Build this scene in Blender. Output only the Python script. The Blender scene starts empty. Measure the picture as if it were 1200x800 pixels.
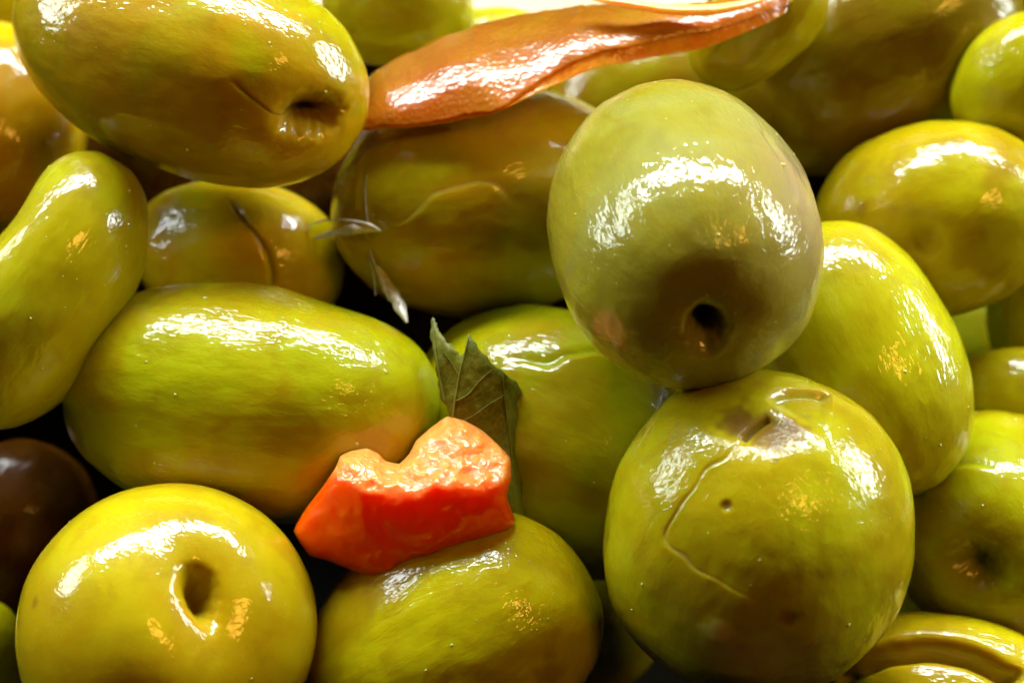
import bpy, math
import numpy as np
from mathutils import Matrix, Vector, Quaternion

# ------------------------------------------------------------------ camera, world, light, exposure
MM = 0.001
CAM_D = 160.0            # mm from lens to the plane of sharp focus
PX = 0.08                # mm in that plane for one pixel of the 1200 px wide photograph
PITCH = math.radians(62) # the camera looks down on the heap
sc = bpy.context.scene
FWD = Vector((0, math.cos(PITCH), -math.sin(PITCH)))
UP = Vector((0, math.sin(PITCH), math.cos(PITCH)))
RIGHT = Vector((1, 0, 0))
TARGET = Vector((0, 0, 0.060))
CAM = TARGET - FWD * CAM_D * MM
R3 = Matrix((RIGHT, UP, -FWD)).transposed()      # camera axes -> world
cd = bpy.data.cameras.new('camera')
cd.sensor_width = 36
cd.lens = 36 * CAM_D / (1200 * PX)
cd.clip_start = 0.01
cd.clip_end = 50
cd.dof.use_dof = True
cd.dof.focus_distance = (CAM_D - 16) * MM
cd.dof.aperture_fstop = 24
cam = bpy.data.objects.new('camera', cd)
cam.matrix_world = Matrix.Translation(CAM) @ R3.to_4x4()
sc.collection.objects.link(cam)
sc.camera = cam

w = bpy.data.worlds.new('World')
sc.world = w
w.use_nodes = True
w.node_tree.nodes['Background'].inputs[0].default_value = (0.75, 0.85, 1.0, 1)
w.node_tree.nodes['Background'].inputs[1].default_value = 0.004


def C2W(v):
    return R3 @ Vector(v)


def window_light(name, direction, dist, sx, sy, power, color):
    """a rectangular lamp seen from the heap in a direction given in camera axes"""
    l = bpy.data.lights.new(name, 'AREA')
    l.shape = 'RECTANGLE'
    l.size, l.size_y = sx, sy
    l.energy = power
    l.color = color
    o = bpy.data.objects.new(name, l)
    d = C2W(direction).normalized()
    o.location = TARGET + d * dist
    z = d
    x = RIGHT - z * RIGHT.dot(z)
    if x.length < 0.25:
        x = UP - z * UP.dot(z)
    x.normalize()
    y = z.cross(x)
    o.rotation_euler = Matrix((x, y, z)).transposed().to_euler()
    sc.collection.objects.link(o)
    return o


window_light('window_light', (-0.05, 0.97, 0.18), 1.0, 1.6, 0.18, 40, (0.92, 1.0, 1.0))
window_light('left_window_light', (-0.88, 0.46, 0.04), 1.0, 0.46, 0.22, 4.6, (0.92, 1.0, 1.0))
window_light('right_window_light', (0.90, 0.42, 0.06), 1.0, 0.55, 0.20, 9.5, (0.92, 1.0, 1.0))
window_light('room_lamp', (0.45, 0.30, 0.84), 0.9, 0.26, 0.15, 2.1, (1.0, 0.45, 0.06))
sc.view_settings.view_transform = 'Standard'
sc.view_settings.look = 'None'
sc.view_settings.exposure = -0.2
sc.view_settings.gamma = 1.0
sc.view_settings.use_curve_mapping = False
sc.cycles.use_denoising = True
sc.cycles.max_bounces = 6
sc.cycles.diffuse_bounces = 3
sc.cycles.glossy_bounces = 2
sc.cycles.transmission_bounces = 3
sc.cycles.use_adaptive_sampling = True
sc.cycles.adaptive_threshold = 0.03
sc.cycles.caustics_reflective = False
sc.cycles.caustics_refractive = False
sc.cycles.sample_clamp_indirect = 6


# ------------------------------------------------------------------ helpers
def cam_pt(px, py, z):
    """camera-frame point in mm: x right, y up, z towards the camera from the focus plane"""
    s = (CAM_D - z) / CAM_D
    return np.array([(px - 600) * PX * s, -(py - 400) * PX * s, z])


def to_world(p):
    return TARGET + R3 @ (Vector(p) * MM)


def tag(o, label=None, cat=None, group=None, kind=None):
    if label: o['label'] = label
    if cat: o['category'] = cat
    if group: o['group'] = group
    if kind: o['kind'] = kind
    return o


def perm(seed):
    r = np.random.default_rng(seed)
    p = r.permutation(256)
    g = r.normal(size=(256, 3))
    g /= np.linalg.norm(g, axis=1)[:, None]
    return np.concatenate([p, p, p]), g


_PERM = {}


def noise3(p, seed=0):
    if seed not in _PERM:
        _PERM[seed] = perm(seed)
    P, G = _PERM[seed]
    i = np.floor(p).astype(int)
    f = p - i
    i &= 255
    u = f * f * f * (f * (f * 6 - 15) + 10)
    out = 0
    for dx in (0, 1):
        wx = u[:, 0] if dx else 1 - u[:, 0]
        for dy in (0, 1):
            wy = u[:, 1] if dy else 1 - u[:, 1]
            for dz in (0, 1):
                wz = u[:, 2] if dz else 1 - u[:, 2]
                h = P[P[P[(i[:, 0] + dx) & 255] + ((i[:, 1] + dy) & 255)] + ((i[:, 2] + dz) & 255)]
                g = G[h]
                d = f - np.array([dx, dy, dz])
                out = out + wx * wy * wz * (g * d).sum(1)
    return out * 1.6


def fbm(p, seed=0, octv=3):
    o = 0
    a = 1.0
    for k in range(octv):
        o = o + a * noise3(p * (2.0 ** k) + 13.7 * k, seed)
        a *= 0.5
    return o


_QS = {}


def quad_sphere(n):
    if n in _QS:
        return _QS[n]
    t = np.tan(np.linspace(-1, 1, n + 1) * math.pi / 4)
    a, b = np.meshgrid(t, t, indexing='ij')
    one = np.ones_like(a)
    vs, fs = [], []
    base = 0
    idx = np.arange((n + 1) ** 2).reshape(n + 1, n + 1)
    for ax in range(3):
        for s in (1, -1):
            c = [None] * 3
            c[ax] = one * s
            c[(ax + 1) % 3] = a * s
            c[(ax + 2) % 3] = b
            v = np.stack(c, -1).reshape(-1, 3)
            vs.append(v)
            q = np.stack([idx[:-1, :-1], idx[1:, :-1], idx[1:, 1:], idx[:-1, 1:]], -1).reshape(-1, 4)
            fs.append(q + base)
            base += (n + 1) ** 2
    v = np.concatenate(vs)
    f = np.concatenate(fs)
    key = np.round(v * 1e5).astype(np.int64)
    _, first, inv = np.unique(key, axis=0, return_index=True, return_inverse=True)
    v = v[first]
    f = inv.reshape(-1)[f]
    v = v / np.linalg.norm(v, axis=1)[:, None]
    _QS[n] = (v, f)
    return v, f


def mesh_from(name, verts, faces, mat, attrs=None, parent=None, smooth=True):
    """verts: (n,3) in metres; faces: (m,4) or (m,3) index array or a list of lists"""
    me = bpy.data.meshes.new(name)
    verts = np.asarray(verts, dtype=np.float32)
    if isinstance(faces, np.ndarray):
        m, k = faces.shape
        me.vertices.add(len(verts))
        me.vertices.foreach_set('co', verts.ravel())
        me.loops.add(m * k)
        me.loops.foreach_set('vertex_index', faces.astype(np.int32).ravel())
        me.polygons.add(m)
        me.polygons.foreach_set('loop_start', np.arange(0, m * k, k, dtype=np.int32))
        me.polygons.foreach_set('loop_total', np.full(m, k, dtype=np.int32))
    else:
        me.from_pydata([tuple(map(float, v)) for v in verts], [], [tuple(map(int, f)) for f in faces])
    me.update(calc_edges=True)
    me.validate()
    me.polygons.foreach_set('use_smooth', np.full(len(me.polygons), smooth))
    if attrs:
        for an, av in attrs.items():
            at = me.attributes.new(an, 'FLOAT', 'POINT')
            at.data.foreach_set('value', np.asarray(av, dtype=np.float32))
    me.materials.append(mat)
    o = bpy.data.objects.new(name, me)
    sc.collection.objects.link(o)
    if parent:
        o.parent = parent
    return o


# ------------------------------------------------------------------ materials
class NT:
    def __init__(s, name):
        s.m = bpy.data.materials.new(name)
        s.m.use_nodes = True
        s.t = s.m.node_tree
        s.t.nodes.clear()
        s.out = s.n('ShaderNodeOutputMaterial')

    def n(s, kind, **kw):
        o = s.t.nodes.new(kind)
        for k, v in kw.items():
            setattr(o, k, v)
        return o

    def link(s, a, b):
        s.t.links.new(a, b)

    def coords(s, scale, offs=(0, 0, 0)):
        tc = s.n('ShaderNodeTexCoord')
        mp = s.n('ShaderNodeMapping')
        mp.inputs['Scale'].default_value = tuple(1000 * v for v in scale)
        mp.inputs['Location'].default_value = offs
        s.link(tc.outputs['Object'], mp.inputs['Vector'])
        return mp.outputs[0]

    def noise(s, vec, scale, detail=3, rough=0.55, dist=0.0):
        o = s.n('ShaderNodeTexNoise')
        o.inputs['Scale'].default_value = scale
        o.inputs['Detail'].default_value = detail
        o.inputs['Roughness'].default_value = rough
        o.inputs['Distortion'].default_value = dist
        s.link(vec, o.inputs['Vector'])
        return o.outputs['Fac']

    def voro(s, vec, scale, feature='F1'):
        o = s.n('ShaderNodeTexVoronoi')
        o.feature = feature
        o.inputs['Scale'].default_value = scale
        s.link(vec, o.inputs['Vector'])
        return o.outputs['Distance']

    def ramp(s, fac, pts):
        o = s.n('ShaderNodeMapRange')
        o.interpolation_type = 'SMOOTHSTEP'
        (a, c), (b, d) = pts
        for k, v in zip(('From Min', 'From Max', 'To Min', 'To Max'), (a, b, c, d)):
            o.inputs[k].default_value = v
        s.link(fac, o.inputs['Value'])
        return o.outputs[0]

    def math(s, op, a, b):
        o = s.n('ShaderNodeMath', operation=op)
        for i, v in enumerate((a, b)):
            if isinstance(v, (int, float)):
                o.inputs[i].default_value = v
            else:
                s.link(v, o.inputs[i])
        return o.outputs[0]

    def mix(s, fac, a, b):
        o = s.n('ShaderNodeMix', data_type='RGBA')
        if isinstance(fac, (int, float)):
            o.inputs[0].default_value = fac
        else:
            s.link(fac, o.inputs[0])
        for i, v in ((6, a), (7, b)):
            if isinstance(v, tuple):
                o.inputs[i].default_value = (*v, 1)
            else:
                s.link(v, o.inputs[i])
        return o.outputs[2]

    def attr(s, name):
        o = s.n('ShaderNodeAttribute', attribute_name=name)
        return o.outputs['Fac']

    def bump(s, height, strength, dist, prev=None):
        o = s.n('ShaderNodeBump')
        o.inputs['Strength'].default_value = strength
        o.inputs['Distance'].default_value = dist * MM
        s.link(height, o.inputs['Height'])
        if prev:
            s.link(prev, o.inputs['Normal'])
        return o.outputs[0]

    def principled(s, color, rough, normal=None, sss=0.0, radius=(1, .5, .1), sss_scale=1.0, coat=0.0, coat_rough=0.1,
                   coat_normal=None, spec=0.5, alpha=None, transmission=0.0, ior=1.45):
        p = s.n('ShaderNodeBsdfPrincipled')
        if isinstance(color, tuple):
            p.inputs['Base Color'].default_value = (*color, 1)
        else:
            s.link(color, p.inputs['Base Color'])
        if isinstance(rough, (int, float)):
            p.inputs['Roughness'].default_value = rough
        else:
            s.link(rough, p.inputs['Roughness'])
        p.inputs['IOR'].default_value = ior
        p.inputs['Specular IOR Level'].default_value = spec
        p.inputs['Subsurface Weight'].default_value = sss
        p.inputs['Subsurface Radius'].default_value = radius
        p.inputs['Subsurface Scale'].default_value = sss_scale * MM
        p.inputs['Coat Weight'].default_value = coat
        p.inputs['Coat Roughness'].default_value = coat_rough
        p.inputs['Transmission Weight'].default_value = transmission
        if normal: s.link(normal, p.inputs['Normal'])
        if coat_normal: s.link(coat_normal, p.inputs['Coat Normal'])
        if alpha is not None: p.inputs['Alpha'].default_value = alpha
        s.link(p.outputs[0], s.out.inputs['Surface'])
        return p


GREEN = (0.48, 0.40, 0.003)
LIME = (0.56, 0.51, 0.006)
GOLD = (0.58, 0.36, 0.003)
AMBER = (0.52, 0.26, 0.003)
DRAB = (0.42, 0.35, 0.022)
BROWN = (0.16, 0.060, 0.008)


def olive_mat(name, c1, c2, seed, mottle=0.24, wrinkle=1.0, gloss=0.13, blotch=0.2, coat=0.9):
    t = NT(name)
    off = (seed * 7.3, seed * 3.1, seed * 5.7)
    c1 = (c1[0] * 0.82, c1[1] * 0.82, c1[2] * 0.6)
    c2 = (c2[0] * 0.80, c2[1] * 0.76, c2[2] * 0.6)
    # the attributes hold the fruit's own pigment: broad tone, mottling, bruises, scars, bared flesh
    col = t.mix(t.attr('tone'), c1, c2)
    col = t.mix(t.math('MULTIPLY', t.attr('mottle'), mottle), col, tuple(x * k for x, k in zip(c2, (0.62, 0.46, 0.4))))
    fib = t.ramp(t.noise(t.coords((1.6, 1.6, 0.4), off), 1.0, 2, 0.6, 0.6), ((0.54, 0.0), (0.80, 0.22)))
    col = t.mix(fib, col, tuple(min(1, x * k + a) for x, k, a in zip(c1, (1.2, 1.25, 1.2), (0.04, 0.04, 0.008))))
    por = t.ramp(t.voro(t.coords((1, 1, 1), off), 1.05), ((0.05, 0.3), (0.16, 0.0)))
    col = t.mix(por, col, tuple(x * 0.75 + a for x, a in zip(c1, (0.15, 0.14, 0.03))))
    col = t.mix(t.math('MULTIPLY', t.attr('bruise'), blotch), col, (0.22, 0.10, 0.006))
    col = t.mix(t.attr('scar'), col, (0.17, 0.080, 0.010))
    col = t.mix(t.attr('blush'), col, (0.36, 0.26, 0.14))
    col = t.mix(t.attr('pale'), col, (0.62, 0.52, 0.12))
    # wet wrinkled skin: long low folds along the fruit and a fine cell grain
    w1 = t.noise(t.coords((1.5, 1.5, 0.55), off), 0.55, 2, 0.5, 0.6)
    w2 = t.noise(t.coords((1.4, 1.4, 0.55), off), 1.7, 0.6, 0.5, 0.9)
    b = t.bump(w1, 0.17 * wrinkle, 0.30)
    b1 = t.bump(w2, 0.18 * wrinkle, 0.10, b)
    b = t.bump(w2, 0.58 * wrinkle, 0.10, b)
    p = t.principled(col, 0.36, b1, sss=1.0, radius=(1.0, 0.40, 0.03), sss_scale=2.0, coat=coat,
                     coat_rough=gloss * 0.35, coat_normal=b, spec=0.08)
    t.link(t.math('SUBTRACT', coat, t.math('MULTIPLY', t.attr('scar'), coat * 0.97)), p.inputs['Coat Weight'])
    p.inputs['Coat IOR'].default_value = 1.55
    return t.m


# ------------------------------------------------------------------ olives
def basis(axis):
    w_ = np.array(axis, float)
    w_ /= np.linalg.norm(w_)
    u = np.cross(w_, [0, 0, 1.0])
    u /= np.linalg.norm(u)
    return np.stack([u, np.cross(w_, u), w_])     # rows: local x, y, z in camera axes


class Olive:
    def __init__(s, px, py, a, b, axis, z, n, seed, lump=1.0, power=2.15, taper=0.0):
        sca = (CAM_D - z) / CAM_D * PX
        s.c = cam_pt(px, py, z)
        s.B = basis(axis)
        s.r = np.array([b, b, a]) * sca
        s.seed, s.power = seed, power
        s.q, s.f = quad_sphere(n)
        q = s.q
        # fuller than an ellipsoid, a little narrower at one end
        k = (np.abs(q[:, 2]) ** power + (q[:, 0] ** 2 + q[:, 1] ** 2) ** (power / 2)) ** (-1 / power)
        p = q * k[:, None]
        p[:, :2] *= (1 - taper * p[:, 2:3])
        s.nrm = q / s.r
        s.nrm /= np.linalg.norm(s.nrm, axis=1)[:, None]
        s.p = p * s.r
        s.d = np.zeros(len(q))
        s.scar = np.zeros(len(q))
        s.pale = np.zeros(len(q))
        s.blush = np.zeros(len(q))
        R = s.r.min()
        o = seed * 11.3
        s.d += lump * R * (0.035 * noise3(q * 1.1 + o, 1) + 0.018 * noise3(q * 2.3 + o, 2) + 0.006 * noise3(q * 5 + o, 3)
                           + 0.0022 * noise3(q * 11 + o, 4))

    def hit(s, px, py):
        """point of the bare fruit that the pixel shows, in local mm"""
        o = np.array([0, 0, CAM_D])
        d = cam_pt(px, py, 0) - o
        d /= np.linalg.norm(d)
        ol = (s.B @ (o - s.c)) / s.r
        dl = (s.B @ d) / s.r
        A, Bq, Cq = dl @ dl, ol @ dl, ol @ ol - 1
        disc = Bq * Bq - A * Cq
        t = (-Bq - math.sqrt(disc)) / A if disc > 0 else -Bq / A
        q = ol + dl * t
        q /= np.linalg.norm(q)
        k = (abs(q[2]) ** s.power + (q[0] ** 2 + q[1] ** 2) ** (s.power / 2)) ** (-1 / s.power)
        return q * k * s.r

    def pit(s, px, py, rad, depth, sharp=2.0, funnel=0.0, fr=2.5, stretch=None, scar=0.6):
        """a stem hole: a steep hole in a shallow funnel; stretch = (px, py, factor) lengthens it towards a pixel"""
        c = s.hit(px, py)
        v = s.p - c
        if stretch is not None:
            e = s.hit(stretch[0], stretch[1]) - c
            e /= np.linalg.norm(e)
            v = v - np.outer(v @ e * (1 - 1 / stretch[2]), e)
        d = np.linalg.norm(v, axis=1)
        near = np.exp(-(d / (rad * 1.6)) ** 2)
        dn = d * (1 + near * (0.30 * noise3(s.p * 0.35 + s.seed, 7) + 0.14 * noise3(s.p * 1.2 + s.seed, 8)))
        hole = np.exp(-(dn / rad) ** (2 * sharp))
        s.d -= depth * hole + funnel * np.exp(-(d / (rad * fr)) ** 2)
        s.scar = np.maximum(s.scar, scar * np.exp(-(d / (rad * 1.15)) ** 4))

    def dent(s, px, py, rad, depth):
        d = np.linalg.norm(s.p - s.hit(px, py), axis=1)
        s.d -= depth * np.exp(-(d / rad) ** 2)

    def spot(s, px, py, rad, scar=0.0, pale=0.0, raise_=0.0):
        d = np.linalg.norm(s.p - s.hit(px, py), axis=1) * (1 + 0.5 * noise3(s.p * 1.1 + s.seed, 9))
        e = np.exp(-(d / rad) ** 4)
        s.scar = np.maximum(s.scar, scar * e)
        s.pale = np.maximum(s.pale, pale * e)
        s.d += raise_ * np.exp(-(np.linalg.norm(s.p - s.hit(px, py), axis=1) / rad) ** 3)

    def crease(s, pts, width, depth, lift=0.0, lw=3.0, scar=0.0, pale=0.0, taper=0.18, wob=0.25):
        """a cut or fold along a path of pixels; lift raises the skin on the path's right-hand side (as drawn)"""
        P = np.array([s.hit(*p) for p in pts])
        # densify with a smooth curve
        n = len(P)
        if n > 2:
            out = []
            for i in range(n - 1):
                p0, p1, p2, p3 = P[max(i - 1, 0)], P[i], P[i + 1], P[min(i + 2, n - 1)]
                for t in np.linspace(0, 1, 6, endpoint=False):
                    out.append(0.5 * (2 * p1 + (p2 - p0) * t + (2 * p0 - 5 * p1 + 4 * p2 - p3) * t * t
                                      + (3 * p1 - p0 - 3 * p2 + p3) * t ** 3))
            out.append(P[-1])
            P = np.array(out)
        wv = np.stack([noise3(s.p * 0.35 + 40 * k + s.seed, 5) for k in range(3)], 1)
        x = s.p + wob * (wv - s.nrm * (wv * s.nrm).sum(1)[:, None])
        best = np.full(len(x), 1e9)
        side = np.zeros(len(x))
        par = np.zeros(len(x))
        m = len(P) - 1
        for i in range(m):
            a, e = P[i], P[i + 1] - P[i]
            L2 = e @ e
            t = np.clip(((x - a) @ e) / L2, 0, 1)
            dv = x - (a + t[:, None] * e)
            d = np.linalg.norm(dv, axis=1)
            cr = np.cross(e / math.sqrt(L2), s.nrm)
            sd = (cr * dv).sum(1)
            k = d < best
            best[k] = d[k]
            side[k] = sd[k]
            par[k] = (i + t[k]) / m
        tp = np.clip(np.minimum(par, 1 - par) / taper, 0, 1)
        tp = tp * tp * (3 - 2 * tp)
        g = np.exp(-(best / width) ** 2)
        s.d -= depth * g * tp
        if lift:
            s.d += lift * tp * np.exp(-(best / lw) ** 1.3) / (1 + np.exp(-np.clip(side / max(width * 0.5, 0.22), -30, 30)))
        gg = np.exp(-(best / (width * 0.85)) ** 2)
        s.scar = np.maximum(s.scar, scar * gg * tp)
        if pale:
            s.pale = np.maximum(s.pale, pale * gg * tp)

    def specks(s, parent, count):
        """tiny beads of brine and pulp clinging to the skin, one joined piece"""
        r = np.random.default_rng(s.seed * 31 + 5)
        cv = s.B @ np.array([0, 0.25, 1.0])
        ok = np.nonzero((s.nrm @ cv > 0.1) & (s.scar < 0.2))[0]
        pick = r.choice(ok, count)
        bv, bf = quad_sphere(3)
        vs, fs = [], []
        for k, i in enumerate(pick):
            rad = 0.05 + 0.11 * r.random() ** 4
            n = s.nrm[i]
            p = s.p[i] + n * (s.d[i] - rad * 0.25)
            st = 1 + 0.8 * r.random(3)
            v = bv * st * rad
            v = v - np.outer(v @ n, n) * 0.35
            vs.append(v + p)
            fs.append(bf + k * len(bv))
        o = mesh_from('brine_beads', np.concatenate(vs) * MM, np.concatenate(fs), M_BEAD, None, parent)
        o['kind'] = 'stuff'

    def build(s, name, mat, label, group='green olives heaped in the dish', cat='olive', specks=0):
        p = s.p + s.nrm * s.d[:, None]
        k = s.seed * 17.1
        st = lambda x, a, b: (lambda u: u * u * (3 - 2 * u))(np.clip((x - a) / (b - a), 0, 1))
        wp = s.p + 2.0 * noise3(s.p * 0.2 + k, 61)[:, None]
        o = mesh_from(name, p * MM, s.f, mat, {
            'scar': np.clip(s.scar, 0, 1), 'pale': np.clip(s.pale, 0, 1), 'blush': np.clip(s.blush, 0, 1),
            'tone': st(fbm(wp * 0.085 + k, 62, 3), -0.35, 0.35),
            'mottle': st(fbm(wp * 0.30 + k, 63, 4), 0.0, 0.75),
            'bruise': st(fbm(wp * 0.14 + k, 64, 3), 0.20, 0.62)})
        Bl = R3 @ Matrix(s.B.tolist()).transposed()
        o.matrix_world = Matrix.Translation(to_world(s.c)) @ Bl.to_4x4()
        tag(o, label, cat, group)
        if specks:
            s.specks(o, int(specks * 0.7))
        return o

    def at(s, px, py, up=0.0):
        """world point on the finished skin under a pixel, and its normal"""
        h = s.hit(px, py)
        i = np.argmin(((s.p - h) ** 2).sum(1))
        loc = s.p[i] + s.nrm[i] * (s.d[i] + up)
        return to_world(s.c + s.B.T @ loc), R3 @ Vector(s.B.T @ s.nrm[i])


_t = NT('brine_bead')
_t.principled((0.60, 0.54, 0.10), 0.12, None, sss=0.6, radius=(1, .8, .3), sss_scale=0.5, coat=0.6, coat_rough=0.05)
M_BEAD = _t.m
M_A = olive_mat('olive_skin_gold_green', (0.49, 0.43, 0.002), (0.56, 0.36, 0.002), 1, wrinkle=0.8)
M_B = olive_mat('olive_skin_orange', (0.66, 0.46, 0.002), (0.62, 0.34, 0.002), 14, wrinkle=0.7)
M_H = olive_mat('olive_skin_bruised', (0.54, 0.48, 0.003), (0.52, 0.41, 0.002), 12, wrinkle=0.7, blotch=0.3)
M_C = olive_mat('olive_skin_pale_green', (0.50, 0.50, 0.008), (0.48, 0.43, 0.002), 2, wrinkle=0.9)
M_D = olive_mat('olive_skin_amber', (0.74, 0.66, 0.003), (0.74, 0.54, 0.003), 3)
M_F = olive_mat('olive_skin_drab', (0.38, 0.36, 0.085), (0.37, 0.34, 0.025), 4, wrinkle=1.2, blotch=0.0)
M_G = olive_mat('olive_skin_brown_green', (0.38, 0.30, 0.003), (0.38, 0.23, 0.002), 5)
M_G2 = olive_mat('olive_skin_shade_brown', (0.30, 0.24, 0.002), (0.26, 0.17, 0.002), 13)  # lowered brown tone puts this fruit's shaded side into the skin colour
M_L = olive_mat('olive_skin_green', (0.50, 0.47, 0.004), (0.48, 0.40, 0.003), 6, wrinkle=1.05)
M_J = olive_mat('olive_skin_lime', (0.57, 0.56, 0.005), (0.53, 0.49, 0.003), 7, wrinkle=1.15)
M_Q = olive_mat('olive_skin_yellow', (0.60, 0.48, 0.006), (0.56, 0.40, 0.003), 8, wrinkle=0.5, gloss=0.10)
M_O = olive_mat('olive_skin_leaf_green', (0.48, 0.49, 0.003), (0.48, 0.40, 0.002), 9, wrinkle=1.1)
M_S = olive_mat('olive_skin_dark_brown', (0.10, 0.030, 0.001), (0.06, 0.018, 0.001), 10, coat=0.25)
M_R = olive_mat('olive_skin_yellow_green', (0.58, 0.51, 0.003), (0.54, 0.42, 0.003), 11, wrinkle=1.25)

HI, MID, LOW = 116, 76, 42
# top left big fruit
o = Olive(222, 73, 232, 128, (.88, -.33, .34), 1.0, HI, 1, power=2.25)
o.pit(363, 138, 1.9, 3.6, 1.4, 0.9, 2.2, stretch=(410, 130, 1.5))
o.crease([(268, 92), (295, 115), (322, 136), (350, 142)], 0.15, 0.10, 0.0, 3, scar=0.8)
o.crease([(372, 132), (395, 128), (418, 130)], 0.3, 0.25, -0.1, 3, scar=0.3)
o.spot(300, 180, 0.9, pale=0.35)
o.build('olive', M_A, 'large gold-green olive with dark stem hole, top corner beside the orange pepper strip', specks=30)
# left edge
o = Olive(-5, 150, 125, 105, (.2, -.9, .3), -15.6, LOW, 2)
o.build('olive', M_B, 'smooth orange-yellow olive cut by the left edge, above the heart-shaped green one')
o = Olive(0, 20, 90, 70, (1, .3, 0), -25.9, LOW, 3)
o.build('olive', M_O, 'dark green olive in the extreme top left corner of the photo')
o = Olive(46, 337, 176, 104, (.46, .87, -.1), 4.5, MID, 4)
o.dent(-18, 238, 6.5, 3.2)
o.build('olive', M_C, 'pale green heart-shaped olive with dented top at the left edge', specks=34)
o = Olive(280, 304, 132, 92, (.9, -.2, .3), -13, MID, 5)
o.crease([(262, 225), (285, 252), (305, 280), (318, 310), (320, 345)], 0.28, 0.5, 0.2, 4, scar=0.6)
o.build('olive', M_D, 'amber olive with a curved slit, wedged behind the long horizontal olive', specks=14)
o = Olive(574, 238, 188, 132, (.95, .15, -.2), -9, MID, 6)
o.crease([(440, 268), (480, 255), (512, 228), (545, 216), (580, 218), (602, 240)], 0.14, 0.10, 0.16, 3.5, pale=0.4)
o.crease([(432, 180), (428, 215), (430, 255)], 0.2, 0.12, 0.2, 3, pale=0.4)
o.build('olive', M_A, 'shaded brown-green olive with torn skin, directly under the orange pepper strip', specks=22)
o = Olive(800, 272, 215, 157, (.12, -.55, .82), 14.0, HI, 7, power=2.2)
o.pit(829, 397, 1.35, 4.6, 1.6, 1.3, 2.6, stretch=(832, 430, 1.5), scar=0.6)
o.blush = 0.95 * np.exp(-(np.linalg.norm(o.p - o.hit(950, 235), axis=1) / 6.5) ** 2)
o.dent(835, 405, 7.0, 0.35)
o.crease([(892, 150), (915, 190), (930, 240)], 0.5, 0.22, 0, scar=0.0)
o.build('olive', M_F, 'drab grey-green olive with small black hole, on top of the heap at upper centre', specks=48)
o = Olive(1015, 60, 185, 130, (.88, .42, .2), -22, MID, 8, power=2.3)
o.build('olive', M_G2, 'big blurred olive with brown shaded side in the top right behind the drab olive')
o = Olive(465, 5, 90, 72, (1, 0, .2), -15.2, LOW, 9)
o.build('olive', M_C, 'green olive cut by the top edge, between the big corner olive and pepper strip')
o = Olive(565, 58, 85, 48, (1, .1, 0), -20, LOW, 10)
o.build('olive', M_J, 'lime olive almost hidden behind the orange pepper strip at the top')
o = Olive(890, 25, 95, 58, (.7, .65, .2), -8.5, LOW, 11, lump=1.8)
o.dent(865, 45, 3.0, 1.0)
o.build('olive', M_O, 'small lumpy green olive under the right tip of the pepper strip')
o = Olive(1092, 258, 140, 115, (.8, .2, .5), -9.5, MID, 12)
o.spot(1012, 246, 0.9, scar=0.5)
o.pit(1085, 285, 1.6, 0.5, 1.0, 0.4, 2, scar=0.4)
o.build('olive', M_H, 'round yellow-green olive with a brown bruise at the upper right edge', specks=14)
o = Olive(1198, 98, 88, 76, (.6, .6, .4), -11, LOW, 13)
o.build('olive', M_J, 'bright lime olive cut by the right edge, near the top corner')
o = Olive(1010, 420, 168, 112, (.35, -.9, .25), 1.5, HI, 14, power=2.25)
o.build('olive', M_J, 'lime olive standing upright, squeezed between drab olive and scarred olive', specks=34)
o = Olive(1185, 465, 75, 58, (1, 0, 0), -9, LOW, 15)
o.build('olive', M_J, 'bit of bright olive at the right edge beside the upright lime olive')
o = Olive(1210, 350, 95, 54, (.1, 1, 0), -20.7, LOW, 16)
o.build('olive', M_O, 'dark shaded green olive at the right edge below the bruised round one')
# the scarred one
o = OL = Olive(887, 628, 202, 179, (.04, .7, .71), 14.8, 180, 17, lump=0.9)
o.crease([(872, 512), (845, 535), (815, 565), (797, 600), (790, 632), (806, 660), (845, 683), (905, 702)], 0.13, 0.12, 0.16, 4.0, scar=0.0, pale=0.4, taper=0.12, wob=0.9)
o.crease([(900, 470), (925, 458), (950, 458), (975, 468)], 0.30, 0.45, -0.85, 3.2, pale=0.2, taper=0.2)
o.crease([(905, 486), (884, 500), (868, 516)], 0.35, 0.5, 0.0, scar=0.95, taper=0.1, wob=0.3)
o.spot(868, 494, 1.9, scar=0.9, raise_=-0.25)
o.spot(908, 504, 2.2, scar=0.85, raise_=-0.35)
o.spot(926, 502, 1.3, scar=0.85, pale=0.0, raise_=0.1)
o.spot(852, 593, 0.42, scar=0.9, raise_=-0.2)
o.spot(925, 724, 0.75, scar=0.7, raise_=-0.15)
o.spot(843, 737, 1.2, pale=0.85, raise_=0.12)
o.build('olive', M_L, 'large green olive with brown stem scar and long curved crack, lower right of centre', specks=44)
o = Olive(1165, 612, 150, 125, (-.2, -.4, .9), -3.9, MID, 18)
o.pit(1143, 668, 2.4, 3.0, 1.0, 1.0, 2.0, scar=0.6)
o.crease([(1078, 590), (1090, 560), (1125, 545), (1170, 552)], 0.4, 0.25, 0.35, 3)
o.build('olive', M_O, 'green olive with shadowed stem dimple at the right edge beside the scarred olive', specks=20)
o = Olive(1110, 805, 130, 87, (1, -.1, .2), 4, MID, 19)
o.crease([(975, 800), (1010, 775), (1065, 757), (1120, 760), (1200, 800)], 0.7, 2.0, -1.6, 5, pale=0.7, taper=0.05)
o.build('olive', M_R, 'sliced yellow olive showing a cut rim in the bottom right corner')
o = OO = Olive(292, 470, 224, 138, (.97, -.1, .15), 1.7, HI, 20, power=2.35)
o.dent(425, 335, 6, 0.7)
o.build('olive', M_O, 'long horizontal green olive with wide white glint, left of the bay leaf', specks=46)
o = Olive(660, 515, 190, 150, (.9, -.3, .2), -5, MID, 21, power=2.3)
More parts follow.
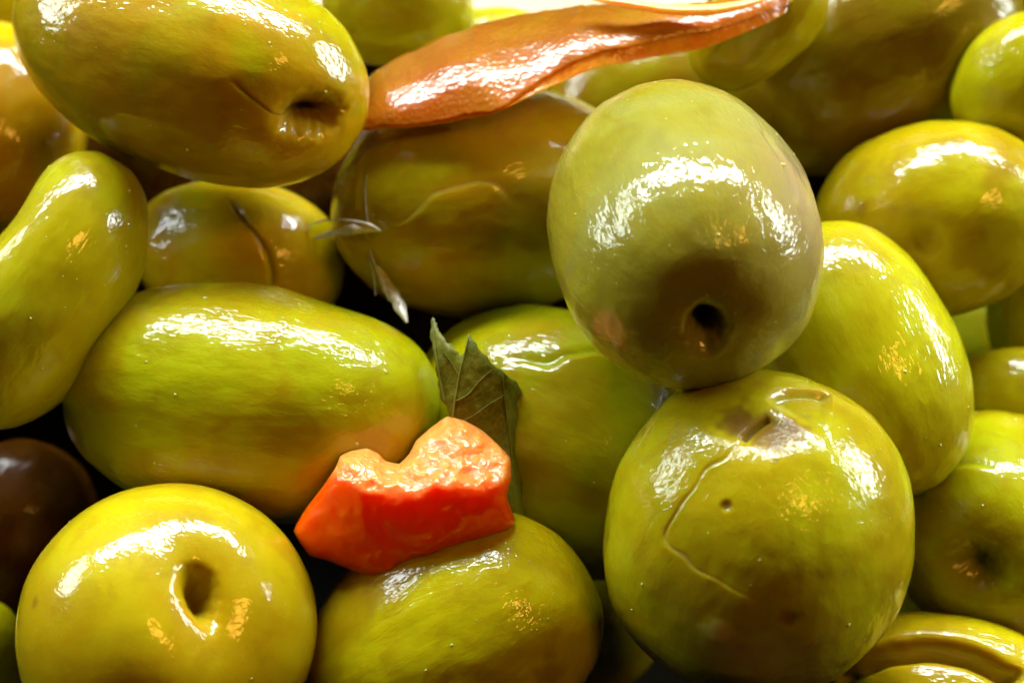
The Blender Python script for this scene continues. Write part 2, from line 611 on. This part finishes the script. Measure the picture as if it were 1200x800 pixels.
o.crease([(590, 420), (640, 425), (665, 415), (700, 412), (720, 412)], 0.5, 0.35, 0.35, 3)
o.build('olive', M_O, 'green olive half in shadow right behind the bay leaf', specks=26)
o = OQ = Olive(197, 740, 190, 172, (.26, .3, .92), 13.7, HI, 22, power=2.1, lump=0.35)
o.pit(243, 688, 1.25, 3.6, 1.5, 1.9, 3.0, stretch=(258, 735, 1.8), scar=0.45)
o.spot(42, 706, 0.5, scar=0.6)
o.build('olive', M_Q, 'shiny yellow round olive with open stem dimple in the bottom left', specks=16)
o = OR = Olive(530, 752, 180, 140, (.8, .5, .3), 8.5, HI, 23, power=2.25)
o.spot(640, 790, 1.4, scar=0.5)
o.build('olive', M_R, 'yellow-green olive lying under the red pepper chunk at bottom centre', specks=40)
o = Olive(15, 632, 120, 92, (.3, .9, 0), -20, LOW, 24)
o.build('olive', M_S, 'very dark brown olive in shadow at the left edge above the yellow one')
o = Olive(-28, 775, 75, 52, (.2, 1, 0), -6.2, LOW, 25)
o.build('olive', M_J, 'sliver of bright lime olive in the bottom left corner')
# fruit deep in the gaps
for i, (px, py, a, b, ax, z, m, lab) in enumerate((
        (135, 190, 110, 85, (.8, .5, .1), -33, M_S, 'olive coloured dark as gap shade under the big corner olive'),  # this fruit and the next get dark skin in place of gap shade
        (385, 215, 95, 80, (.3, .9, .1), -36, M_S, 'olive coloured dark as gap shade left of the pepper strip end'),
        (700, 690, 130, 95, (.2, .9, .2), -27, M_O, 'dark olive in the gap between scarred olive and bottom centre olive'),
        (1075, 700, 90, 62, (.3, .9, .1), -20, M_O, 'dark green olive in the gap above the sliced corner olive'),
        (850, 430, 120, 90, (.9, .1, .1), -30, M_O, 'dark olive in the gap below the drab olive with black hole'),
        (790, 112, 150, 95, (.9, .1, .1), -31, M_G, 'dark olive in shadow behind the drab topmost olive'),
        (1130, 410, 100, 75, (.9, .3, .1), -36, M_C, 'pale olive deep in the gap right of the upright lime olive'))):
    Olive(px, py, a, b, ax, z, LOW, 30 + i).build('olive', m, lab)


# ------------------------------------------------------------------ dish under the heap
def dish():
    def tray_mat(name, c1, c2, rough):
        t = NT(name)
        v = t.coords((1, 1, 1))
        c = t.mix(t.noise(v, 0.06, 4), c1, c2)
        t.principled(c, rough, t.bump(t.noise(v, 0.4), 0.2, 0.05), spec=0.1)
        return t.m
    root = bpy.data.objects.new('serving_tray', None)
    sc.collection.objects.link(root)
    tag(root, 'tray under the olive heap, coloured near black as shade in the gaps', 'tray')

    def ring(hx, y0, y1, rad, z):
        out = []
        for cx, cy, a0 in ((hx - rad, y1 - rad, 0), (-hx + rad, y1 - rad, 90), (-hx + rad, y0 + rad, 180), (hx - rad, y0 + rad, 270)):
            for k in range(9):
                a = math.radians(a0 + 90 * k / 8)
                out.append((cx + rad * math.cos(a), cy + rad * math.sin(a), z))
        return out

    def loft(name, rings, mat, cap):
        n = len(rings[0])
        vs = [p for r in rings for p in r]
        fs = []
        for i in range(len(rings) - 1):
            for k in range(n):
                fs.append((i * n + k, i * n + (k + 1) % n, (i + 1) * n + (k + 1) % n, (i + 1) * n + k))
        if cap:
            fs.append(tuple(range(n)))
            fs.append(tuple((len(rings) - 1) * n + k for k in range(n))[::-1])
        mesh_from(name, np.array(vs) * MM, fs, mat, None, root, smooth=False)
    dark = tray_mat('gap_shade_black', (0.006, 0.005, 0.002), (0.010, 0.008, 0.003), 0.85)  # near-black colour stands in for the shade between the olives
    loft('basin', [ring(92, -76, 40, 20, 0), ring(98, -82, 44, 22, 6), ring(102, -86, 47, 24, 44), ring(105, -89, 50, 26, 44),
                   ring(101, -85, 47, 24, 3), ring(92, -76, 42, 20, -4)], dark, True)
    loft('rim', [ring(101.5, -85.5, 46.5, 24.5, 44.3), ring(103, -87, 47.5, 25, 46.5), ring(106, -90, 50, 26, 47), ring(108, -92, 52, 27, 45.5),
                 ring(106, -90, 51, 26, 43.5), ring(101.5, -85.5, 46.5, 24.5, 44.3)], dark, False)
    # pale folded cloth lying over the far rim
    t = NT('cream_cloth')
    v = t.coords((1, 1, 1))
    wv = t.noise(v, 1.5, 2)
    t.principled(t.mix(t.noise(v, 0.05, 3), (0.70, 0.60, 0.36), (0.78, 0.69, 0.46)), 0.8, t.bump(wv, 0.4, 0.2))
    nu, nv = 60, 40
    x, y = np.meshgrid(np.linspace(-26, 22, nu), np.linspace(0, 1, nv), indexing='ij')
    yy = 45.5 + 45 * y
    zz = 49.4 + 0.8 * np.sin(x * 0.09 + 1) + 1.2 * noise3(np.c_[x.ravel() * 0.05, yy.ravel() * 0.05, 0 * x.ravel()], 71).reshape(nu, nv)
    zz -= 16 * np.clip((yy - 54) / 37, 0, 1) ** 1.6
    top = np.stack([x, yy, zz], -1)
    bot = top - np.array([0, 0, 1.2])
    N = nu * nv
    idx = np.arange(N).reshape(nu, nv)
    a = np.stack([idx[:-1, :-1], idx[1:, :-1], idx[1:, 1:], idx[:-1, 1:]], -1).reshape(-1, 4)
    edge = np.concatenate([idx[:-1, 0], idx[-1, :-1], idx[:0:-1, -1], idx[0, :0:-1]])
    nx = np.roll(edge, -1)
    f = np.concatenate([a, a[:, ::-1] + N, np.stack([nx, edge, edge + N, nx + N], -1)])
    o = mesh_from('cream_cloth', np.concatenate([top.reshape(-1, 3), bot.reshape(-1, 3)]) * MM, f, t.m)
    tag(o, 'blurred cream cloth behind the tray, a pale sliver above the pepper strip', 'cloth')


dish()


# ------------------------------------------------------------------ sheets: pepper strip, leaf, skins
def catmull(P, t):
    P = np.asarray(P, float)
    n = len(P)
    x = np.clip(t, 0, 1) * (n - 1)
    i = np.minimum(x.astype(int), n - 2)
    f = (x - i)[:, None]
    p0, p1, p2, p3 = P[np.maximum(i - 1, 0)], P[i], P[i + 1], P[np.minimum(i + 2, n - 1)]
    return 0.5 * (2 * p1 + (p2 - p0) * f + (2 * p0 - 5 * p1 + 4 * p2 - p3) * f * f + (3 * p1 - p0 - 3 * p2 + p3) * f ** 3)


def slab(name, top, bot, mat, parent=None):
    """closed sheet from two (nu,nv,3) grids in camera mm"""
    nu, nv, _ = top.shape
    N = nu * nv
    idx = np.arange(N).reshape(nu, nv)
    a = np.stack([idx[:-1, :-1], idx[1:, :-1], idx[1:, 1:], idx[:-1, 1:]], -1).reshape(-1, 4)
    b = a[:, ::-1] + N
    ring = np.concatenate([idx[:-1, 0], idx[-1, :-1], idx[:0:-1, -1], idx[0, :0:-1]])
    nx = np.roll(ring, -1)
    s = np.stack([nx, ring, ring + N, nx + N], -1)
    P = np.concatenate([top.reshape(-1, 3), bot.reshape(-1, 3)])
    f = np.concatenate([a, b, s])
    # outward check on the top sheet: it should face the camera
    v = P[a[len(a) // 2]]
    if np.cross(v[1] - v[0], v[2] - v[0])[2] < 0:
        f = f[:, ::-1]
    W = P @ np.array(R3).T * MM + np.array(TARGET)
    return mesh_from(name, W, f.copy(), mat, None, parent)


def pepper_skin_mat(name, c1, c2, bub=1.0):
    t = NT(name)
    v = t.coords((1, 1, 1))
    c = t.mix(t.ramp(t.noise(v, 0.12, 4, 0.6), ((0.35, 0), (0.65, 1))), c1, c2)
    b = t.bump(t.noise(v, 0.45, 3, 0.5, 0.5), 0.22, 0.4)
    b = t.bump(t.voro(v, 2.3, 'SMOOTH_F1'), 0.55 * bub, 0.14, b)
    t.principled(c, 0.25, b, sss=0.9, radius=(1, .3, .05), sss_scale=2.4, coat=0.75, coat_rough=0.2, coat_normal=b)
    return t.m


def flesh_mat(name, c1, c2, bump=1.0, scale=2.5):
    t = NT(name)
    v = t.coords((1, 1, 1))
    c = t.mix(t.ramp(t.noise(v, 0.22, 4, 0.6), ((0.35, 0), (0.65, 1))), c1, c2)
    b = t.bump(t.noise(v, 0.7, 4, 0.6, 0.5), 0.5 * bump, 0.4)
    b = t.bump(t.voro(v, 1.4), 0.4 * bump, 0.15, b)
    t.principled(c, 0.28, b, sss=0.9, radius=(1, .25, .05), sss_scale=scale, coat=0.9, coat_rough=0.10, coat_normal=b)
    return t.m


M_PSKIN = pepper_skin_mat('roasted_pepper_skin', (0.70, 0.16, 0.003), (0.54, 0.105, 0.003))
M_PFLESH = flesh_mat('pepper_flesh', (0.92, 0.22, 0.002), (0.88, 0.28, 0.006))
M_RIB = flesh_mat('pale_pepper_rib', (0.85, 0.62, 0.18), (0.78, 0.60, 0.30))


def pepper_strip():
    root = bpy.data.objects.new('pepper_strip', None)
    sc.collection.objects.link(root)
    tag(root, 'long orange-brown roasted pepper strip lying across the top', 'pepper')
    # upper edge and lower edge in the picture, with their depths
    up = [(416, 112, -4), (440, 84, -2), (480, 60, -2), (540, 36, -2), (600, 18, -3), (660, 9, -3), (720, 4, -2), (790, 6, 0), (850, 0, 0), (928, -14, -1)]
    lo = [(412, 153, 2), (462, 150, 4.5), (510, 145, 5.5), (555, 137, 6.0), (590, 127, 6.5), (640, 103, 6), (700, 78, 4.5), (765, 66, 3.5), (840, 50, 2.0), (922, 14, -0.5)]
    nu, nv = 110, 30
    t = np.linspace(0, 1, nu)
    U, L = catmull(up, t), catmull(lo, t)
    rg = np.random.default_rng(3)
    rag = np.convolve(rg.normal(size=nu + 8), np.ones(5) / 5, 'same')[4:-4]
    L[:, 1] += rag * 1.3
    U[:, 1] += np.roll(rag, 31) * 2.0
    v = np.linspace(0, 1, nv)

    def grid(v0, v1, lift, inset=0.0):
        g = np.zeros((nu, nv, 3))
        for j in range(nv):
            f = (v0 + (v1 - v0) * v[j])[:, None]
            p = U * (1 - f) + L * f
            f = f[:, 0]
            arch = np.sin(math.pi * np.clip(f, 0, 1) ** 0.9) * 2.3 * np.sin(np.pi * np.clip(t * 0.9 + 0.12, 0, 1)) ** 0.5
            z = p[:, 2] + arch + lift - 2.5
            s = (CAM_D - z) / CAM_D
            g[:, j] = np.stack([(p[:, 0] - 600) * PX * s, -(p[:, 1] - 400) * PX * s, z], 1)
        q = g.reshape(-1, 3)
        g[..., 2] += (0.4 * noise3(q * 0.13, 21) + 0.12 * noise3(q * 0.45, 22)).reshape(nu, nv)
        return g

    slab('flesh', grid(0.02, 1.0 + 0.04 * t, -0.30), grid(0.04, 0.99 + 0.04 * t, -1.6), M_PFLESH, root)
    ve = np.interp(t, [0, 0.45, 0.6, 0.85, 1], [0.95, 0.99, 0.80, 0.66, 0.7]) + 0.02 * rag
    slab('skin', grid(0.0, ve, 0.0), grid(0.0, ve, -0.32), M_PSKIN, root)
    # pale rib along the far edge of the right half
    m = 50
    tt = np.linspace(0, 1, m)
    c = catmull([(690, -2, -0.5), (730, 3, 0.5), (780, 11, 0.8), (830, 12, 0.8), (870, 6, 0.0), (905, -4, -1)], tt)
    wd = 5.5 * np.sin(np.pi * tt) ** 0.6 + 1
    g1, g2 = np.zeros((m, 9, 3)), np.zeros((m, 9, 3))
    for j, f in enumerate(np.linspace(-1, 1, 9)):
        for g, sg in ((g1, 1), (g2, -0.4)):
            z = c[:, 2] + sg * 1.1 * math.sqrt(max(0, 1 - f * f))
            s = (CAM_D - z) / CAM_D
            g[:, j] = np.stack([(c[:, 0] - 600) * PX * s, -(c[:, 1] + f * wd - 400) * PX * s, z], 1)
    slab('pale_rib', g1, g2, M_RIB, root)


pepper_strip()


# ------------------------------------------------------------------ red pepper chunk
def inside(poly, x, y):
    r = np.zeros(x.shape, bool)
    n = len(poly)
    for i in range(n):
        x1, y1 = poly[i]
        x2, y2 = poly[(i + 1) % n]
        c = ((y1 > y) != (y2 > y)) & (x < (x2 - x1) * (y - y1) / (y2 - y1 + 1e-9) + x1)
        r ^= c
    return r


def smooth_loop(poly, per=6):
    P = np.array(poly, float)
    n = len(P)
    out = []
    for i in range(n):
        p0, p1, p2, p3 = P[i - 1], P[i], P[(i + 1) % n], P[(i + 2) % n]
        for t in np.linspace(0, 1, per, endpoint=False):
            c = 0.5 * (2 * p1 + (p2 - p0) * t + (2 * p0 - 5 * p1 + 4 * p2 - p3) * t * t + (3 * p1 - p0 - 3 * p2 + p3) * t ** 3)
            out.append(c * 0.4 + (p1 * (1 - t) + p2 * t) * 0.6)
    return np.array(out)


def poly_sheet(outline, step, seed=0):
    """triangulated fill of an outline (pixels) with inner points: verts (n,2), tris, boundary count"""
    from mathutils.geometry import delaunay_2d_cdt
    b = np.asarray(outline)
    lo, hi = b.min(0), b.max(0)
    gx, gy = np.meshgrid(np.arange(lo[0], hi[0], step), np.arange(lo[1], hi[1], step))
    r = np.random.default_rng(seed)
    gx = gx + r.uniform(-.3, .3, gx.shape) * step
    gy = gy + r.uniform(-.3, .3, gy.shape) * step
    k = inside([tuple(p) for p in b], gx, gy)
    pts = np.stack([gx[k], gy[k]], 1)
    # keep inner points a little away from the rim
    d = np.sqrt(((pts[:, None] - b[None]) ** 2).sum(2)).min(1)
    pts = pts[d > step * 0.6]
    V = [Vector(p) for p in b] + [Vector(p) for p in pts]
    E_ = [(i, (i + 1) % len(b)) for i in range(len(b))]
    vo, _, fo, *_ = delaunay_2d_cdt(V, E_, [list(range(len(b)))], 1, 1e-4)
    return np.array([tuple(v) for v in vo]), [list(f) for f in fo], len(b)


def rim_dist(P, b):
    d = np.full(len(P), 1e9)
    for i in range(len(b)):
        a, e = b[i], b[(i + 1) % len(b)] - b[i]
        t = np.clip(((P - a) @ e) / (e @ e + 1e-9), 0, 1)
        d = np.minimum(d, np.linalg.norm(P - a - t[:, None] * e, axis=1))
    return d


def solid_sheet(name, outline, step, zf, zb, mat, parent=None, attrs=None, seed=0):
    """a closed body: front surface zf(P) and back surface zb(P) over an outline in pixels"""
    P, F, nb = poly_sheet(outline, step, seed)
    rd = rim_dist(P, np.asarray(outline))
    n = len(P)

    def place(z):
        s = (CAM_D - z) / CAM_D
        return np.stack([(P[:, 0] - 600) * PX * s, -(P[:, 1] - 400) * PX * s, z], 1)
    A, B = place(zf(P, rd)), place(zb(P, rd))
    fs = []
    for f in F:
        q = A[f]
        if np.cross(q[1] - q[0], q[2] - q[0])[2] < 0:
            f = f[::-1]
        fs.append(f)
        fs.append([i + n for i in f[::-1]])
    # stitch the rim: edges used by one front face only
    cnt = {}
    for f in fs[0::2]:
        for i in range(len(f)):
            e = (f[i], f[(i + 1) % len(f)])
            cnt[e] = cnt.get(e, 0) + 1
    for (a, b) in list(cnt):
        if (b, a) not in cnt:
            fs.append([b, a, a + n, b + n])
    W = np.concatenate([A, B]) @ np.array(R3).T * MM + np.array(TARGET)
    at = None
    if attrs:
        at = {k: np.concatenate([fn(P, rd)] * 2) for k, fn in attrs.items()}
    return mesh_from(name, W, fs, mat, at, parent)


def red_chunk():
    t = NT('red_pepper')
    v = t.coords((1, 1, 1))
    c = t.mix(t.ramp(t.noise(v, 0.15, 3), ((0.35, 0), (0.65, 1))), (0.92, 0.055, 0.0005), (0.92, 0.090, 0.0005))
    c = t.mix(t.attr('cut'), c, (0.86, 0.29, 0.06))
    wet = t.attr('cut')
    h = t.noise(v, 0.9, 4, 0.6, 0.8)
    b = t.bump(h, 0.14, 0.3)
    hv = t.math('MULTIPLY', t.noise(v, 1.1, 2, 0.5, 1.2), wet)
    b = t.bump(hv, 0.65, 0.4, b)
    b = t.bump(t.math('MULTIPLY', t.noise(v, 3.0, 2), wet), 0.35, 0.08, b)
    t.principled(c, 0.3, b, sss=1.0, radius=(1, .28, .03), sss_scale=4.0, spec=0.15, coat=0.9, coat_rough=0.05, coat_normal=b)
    out = [(344, 622), (358, 596), (378, 570), (393, 548), (399, 534), (412, 528), (430, 525), (443, 531), (452, 540), (468, 543), (480, 531), (488, 516),
           (506, 500), (524, 488), (545, 493), (565, 504), (584, 521), (598, 537), (599, 560), (594, 582), (604, 612), (585, 626), (545, 642),
           (500, 660), (455, 676), (436, 678), (412, 668), (385, 657), (362, 650)]
    out = smooth_loop(out, 5)
    ridge_x = np.linspace(340, 605, 60)
    ridge_y = np.interp(ridge_x, [340, 385, 420, 450, 490, 530, 575, 605], [545, 552, 572, 581, 577, 570, 572, 566])
    ridge_y = np.convolve(np.pad(ridge_y, 4, 'edge'), np.ones(9) / 9, 'valid')

    def above(P):
        return np.interp(P[:, 0], ridge_x, ridge_y) - P[:, 1]       # >0 on the cut top

    def zf(P, rd):
        a = above(P) + 6 * noise3(np.c_[P * 0.05, P[:, :1] * 0], 31)
        sp = np.log1p(np.exp(np.clip(a / 6, -30, 30))) * 6
        z = 18.5 - sp * PX * 0.90
        z -= np.clip(-a, 0, 200) ** 1.25 * PX * 0.16
        z += 0.6 * noise3(np.c_[P * 0.018, P[:, :1] * 0], 33) + 0.7 * np.exp(-((P[:, 0] - 428) / 26) ** 2 - ((P[:, 1] - 548) / 22) ** 2)
        z += 0.10 * noise3(np.c_[P * 0.11, P[:, :1] * 0], 37)
        z += (0.6 * noise3(np.c_[P * 0.055, P[:, :1] * 0], 34) + 0.22 * noise3(np.c_[P * 0.12, P[:, :1] * 0], 36)) * np.clip(a / 10, 0.06, 1)
        z -= ((P[:, 0] - 500) / 100) ** 2 * 1.1
        return z - 1.6 * np.exp(-rd / 5)

    def zb(P, rd):
        return np.minimum(zf(P, rd) - 3.0, 8.0 + 0.6 * noise3(np.c_[P * 0.03, P[:, :1] * 0], 35))

    o = solid_sheet('red_pepper_chunk', out, 3.2, zf, zb, t.m, attrs={
        'cut': lambda P, rd: 1 / (1 + np.exp(-np.clip((above(P) - 2 + 7 * noise3(np.c_[P * 0.05, P[:, :1] * 0], 31)) / 4, -30, 30)))})
    tag(o, 'bright red pepper chunk with wet pale cut top, beside the bay leaf', 'pepper')


red_chunk()


# ------------------------------------------------------------------ bay leaf
def bay_leaf():
    root = bpy.data.objects.new('bay_leaf', None)
    sc.collection.objects.link(root)
    tag(root, 'torn dark green bay leaf piece with two points, standing behind the red chunk', 'leaf')
    t = NT('bay_leaf_blade')
    v = t.coords((1, 1, 1))
    c = t.mix(t.ramp(t.noise(v, 0.5, 5, 0.65), ((0.35, 0), (0.7, 1))), (0.095, 0.11, 0.004), (0.15, 0.16, 0.008))
    ven = t.ramp(t.voro(v, 1.1, 'DISTANCE_TO_EDGE'), ((0.0, 0.5), (0.07, 0.0)))
    c = t.mix(ven, c, (0.24, 0.23, 0.03))
    b = t.bump(t.voro(v, 0.75, 'DISTANCE_TO_EDGE'), 0.4, 0.12)
    b = t.bump(t.noise(v, 2.5, 4), 0.5, 0.12, b)
    t.principled(c, 0.5, b, sss=0.3, radius=(.6, .6, .1), sss_scale=0.5, spec=0.2, coat=0.15, coat_rough=0.3)
    M2 = NT('bay_leaf_vein')
    M2.principled((0.18, 0.185, 0.02), 0.5, None, sss=0.3, radius=(.6, .6, .1), sss_scale=0.5)

    def zleaf(P):
        x, y = P[:, 0], P[:, 1]
        z = 9.6 + (y - 480) * 0.008 + 0.5 * np.sin((y - 380) * 0.03)
        z = z - np.abs(x - (548 - (y - 400) * 0.12)) * 0.016       # keel at the midrib
        z -= np.clip(x - 592, 0, 40) * 0.14                        # folded right edge
        return z + 0.4 * noise3(np.c_[P * 0.02, P[:, :1] * 0], 41) + 0.12 * noise3(np.c_[P * 0.08, P[:, :1] * 0], 42)

    out = [(506, 371), (511, 376), (514, 388), (522, 399), (532, 408), (541, 417), (546, 408), (549, 391), (554, 397), (562, 409), (572, 420),
           (580, 428), (590, 437), (600, 444), (609, 452), (611, 461), (607, 470), (609, 490), (610, 520), (612, 555), (613, 585), (617, 601), (604, 606),
           (594, 596), (590, 570), (575, 545), (550, 530), (530, 500), (524, 480), (517, 468), (513, 445), (509, 420), (505, 395)]
    out = smooth_loop(out, 4)
    rg = np.random.default_rng(5)
    out += rg.uniform(-1.3, 1.3, out.shape)
    solid_sheet('blade', out, 5, lambda P, r: zleaf(P), lambda P, r: zleaf(P) - 0.45, t.m, root)

    def vein(pts, wpx):
        tt = np.linspace(0, 1, 26)
        c = catmull(pts, tt)
        g1, g2 = np.zeros((26, 5, 3)), np.zeros((26, 5, 3))
        nrm = np.gradient(c, axis=0)
        nrm = np.stack([-nrm[:, 1], nrm[:, 0]], 1)
        nrm /= np.linalg.norm(nrm, axis=1)[:, None]
        for j, f in enumerate(np.linspace(-1, 1, 5)):
            p = c + nrm * (f * wpx * (1 - 0.6 * tt))[:, None]
            z0 = zleaf(c)
            for g, up in ((g1, 0.16 * math.sqrt(1 - f * f) + 0.03), (g2, -0.2)):
                z = z0 + up
                s = (CAM_D - z) / CAM_D
                g[:, j] = np.stack([(p[:, 0] - 600) * PX * s, -(p[:, 1] - 400) * PX * s, z], 1)
        slab('vein', g1, g2, M2.m, root)
    vein([(529, 500), (533, 470), (538, 440), (544, 415), (549, 394)], 1.2)
    vein([(600, 540), (596, 505), (592, 470), (589, 440)], 0.9)
    vein([(521, 470), (513, 430), (509, 400), (507, 374)], 1.0)
    vein([(533, 470), (548, 462), (562, 446), (577, 433)], 0.5)
    vein([(529, 498), (552, 488), (572, 474), (592, 462)], 0.5)
    vein([(538, 440), (529, 425), (519, 412)], 0.4)


bay_leaf()


# ------------------------------------------------------------------ garlic skin shreds
def shreds():
    t = NT('garlic_skin')
    v = t.coords((1, 1, 1))
    b = t.bump(t.noise(v, 1.2, 3), 0.6, 0.2)
    p = t.principled((0.86, 0.84, 0.74), 0.22, b, coat=0.8, coat_rough=0.1)
    tr = t.n('ShaderNodeBsdfTranslucent')
    tr.inputs[0].default_value = (0.8, 0.76, 0.6, 1)
    tp = t.n('ShaderNodeBsdfTransparent')
    m1, m2 = t.n('ShaderNodeMixShader'), t.n('ShaderNodeMixShader')
    m1.inputs[0].default_value = 0.35
    t.link(p.outputs[0], m1.inputs[1])
    t.link(tr.outputs[0], m1.inputs[2])
    hole = t.ramp(t.noise(v, 0.5, 3), ((0.35, 0.0), (0.65, 0.5)))
    t.link(hole, m2.inputs[0])
    t.link(m1.outputs[0], m2.inputs[1])
    t.link(tp.outputs[0], m2.inputs[2])
    t.link(m2.outputs[0], t.out.inputs['Surface'])

    def ribbon(name, pts, wid, parent=None):
        n = 40
        tt = np.linspace(0, 1, n)
        c = catmull(pts, tt)
        w_ = np.interp(tt, np.linspace(0, 1, len(wid)), wid) * (1 + 0.35 * noise3(np.c_[tt * 9, tt * 0 + wid[1], tt * 0], 52))
        d = np.gradient(c[:, :2], axis=0)
        d = np.stack([-d[:, 1], d[:, 0]], 1)
        d /= np.linalg.norm(d, axis=1)[:, None]
        g1, g2 = np.zeros((n, 7, 3)), np.zeros((n, 7, 3))
        for j, f in enumerate(np.linspace(-1, 1, 7)):
            q = c[:, :2] + d * (f * w_)[:, None]
            z = c[:, 2] + 0.35 * (1 - f * f) + 0.3 * noise3(np.c_[q * 0.06, q[:, :1] * 0], 51)
            for g, k in ((g1, 0), (g2, -0.08)):
                zz = z + k
                s = (CAM_D - zz) / CAM_D
                g[:, j] = np.stack([(q[:, 0] - 600) * PX * s, -(q[:, 1] - 400) * PX * s, zz], 1)
        return slab(name, g1, g2, t.m, parent)
    r = bpy.data.objects.new('garlic_skin', None)
    sc.collection.objects.link(r)
    tag(r, 'looped white garlic skin shred on the amber olive, pointing at the torn-skin olive', 'garlic skin')
    ribbon('fold', [(360, 264, -7), (385, 258, -3.5), (412, 259, 0), (434, 264, 1.2), (446, 271, 1.0)], [1.0, 1.4, 1.8, 2.4, 1.2], r)
    ribbon('fold', [(368, 279, -7), (392, 273, -2.5), (415, 269, 0.6), (444, 270, 1.1)], [1, 4.5, 6, 2], r)
    r = bpy.data.objects.new('garlic_skin', None)
    sc.collection.objects.link(r)
    tag(r, 'translucent white garlic skin shred hanging between the long olive and torn-skin olive', 'garlic skin')
    ribbon('film', [(438, 288, -1.5), (444, 312, -1.8), (454, 336, -1.0), (466, 354, 0.5), (477, 378, 2)], [1.2, 4, 7, 8, 1.5], r)
    ribbon('fibre', [(428, 268, -0.5), (436, 300, -1.0), (447, 330, -0.6), (455, 350, 0)], [0.9, 1.2, 1.2, 0.6], r)
    ribbon('fibre', [(432, 300, -1.5), (438, 322, -1.5), (440, 346, -0.5)], [0.7, 1.2, 0.6], r)
    ribbon('fibre', [(430, 205, 0), (428, 232, 0.2), (431, 262, 0.4)], [0.6, 1.1, 0.7], r)
    o = ribbon('garlic_skin', [(1062, 640, 2), (1060, 655, 3), (1055, 674, 3.5)], [1.5, 4.5, 1])
    tag(o, 'tiny white skin flake stuck on the right side of the scarred olive', 'garlic skin')


shreds()
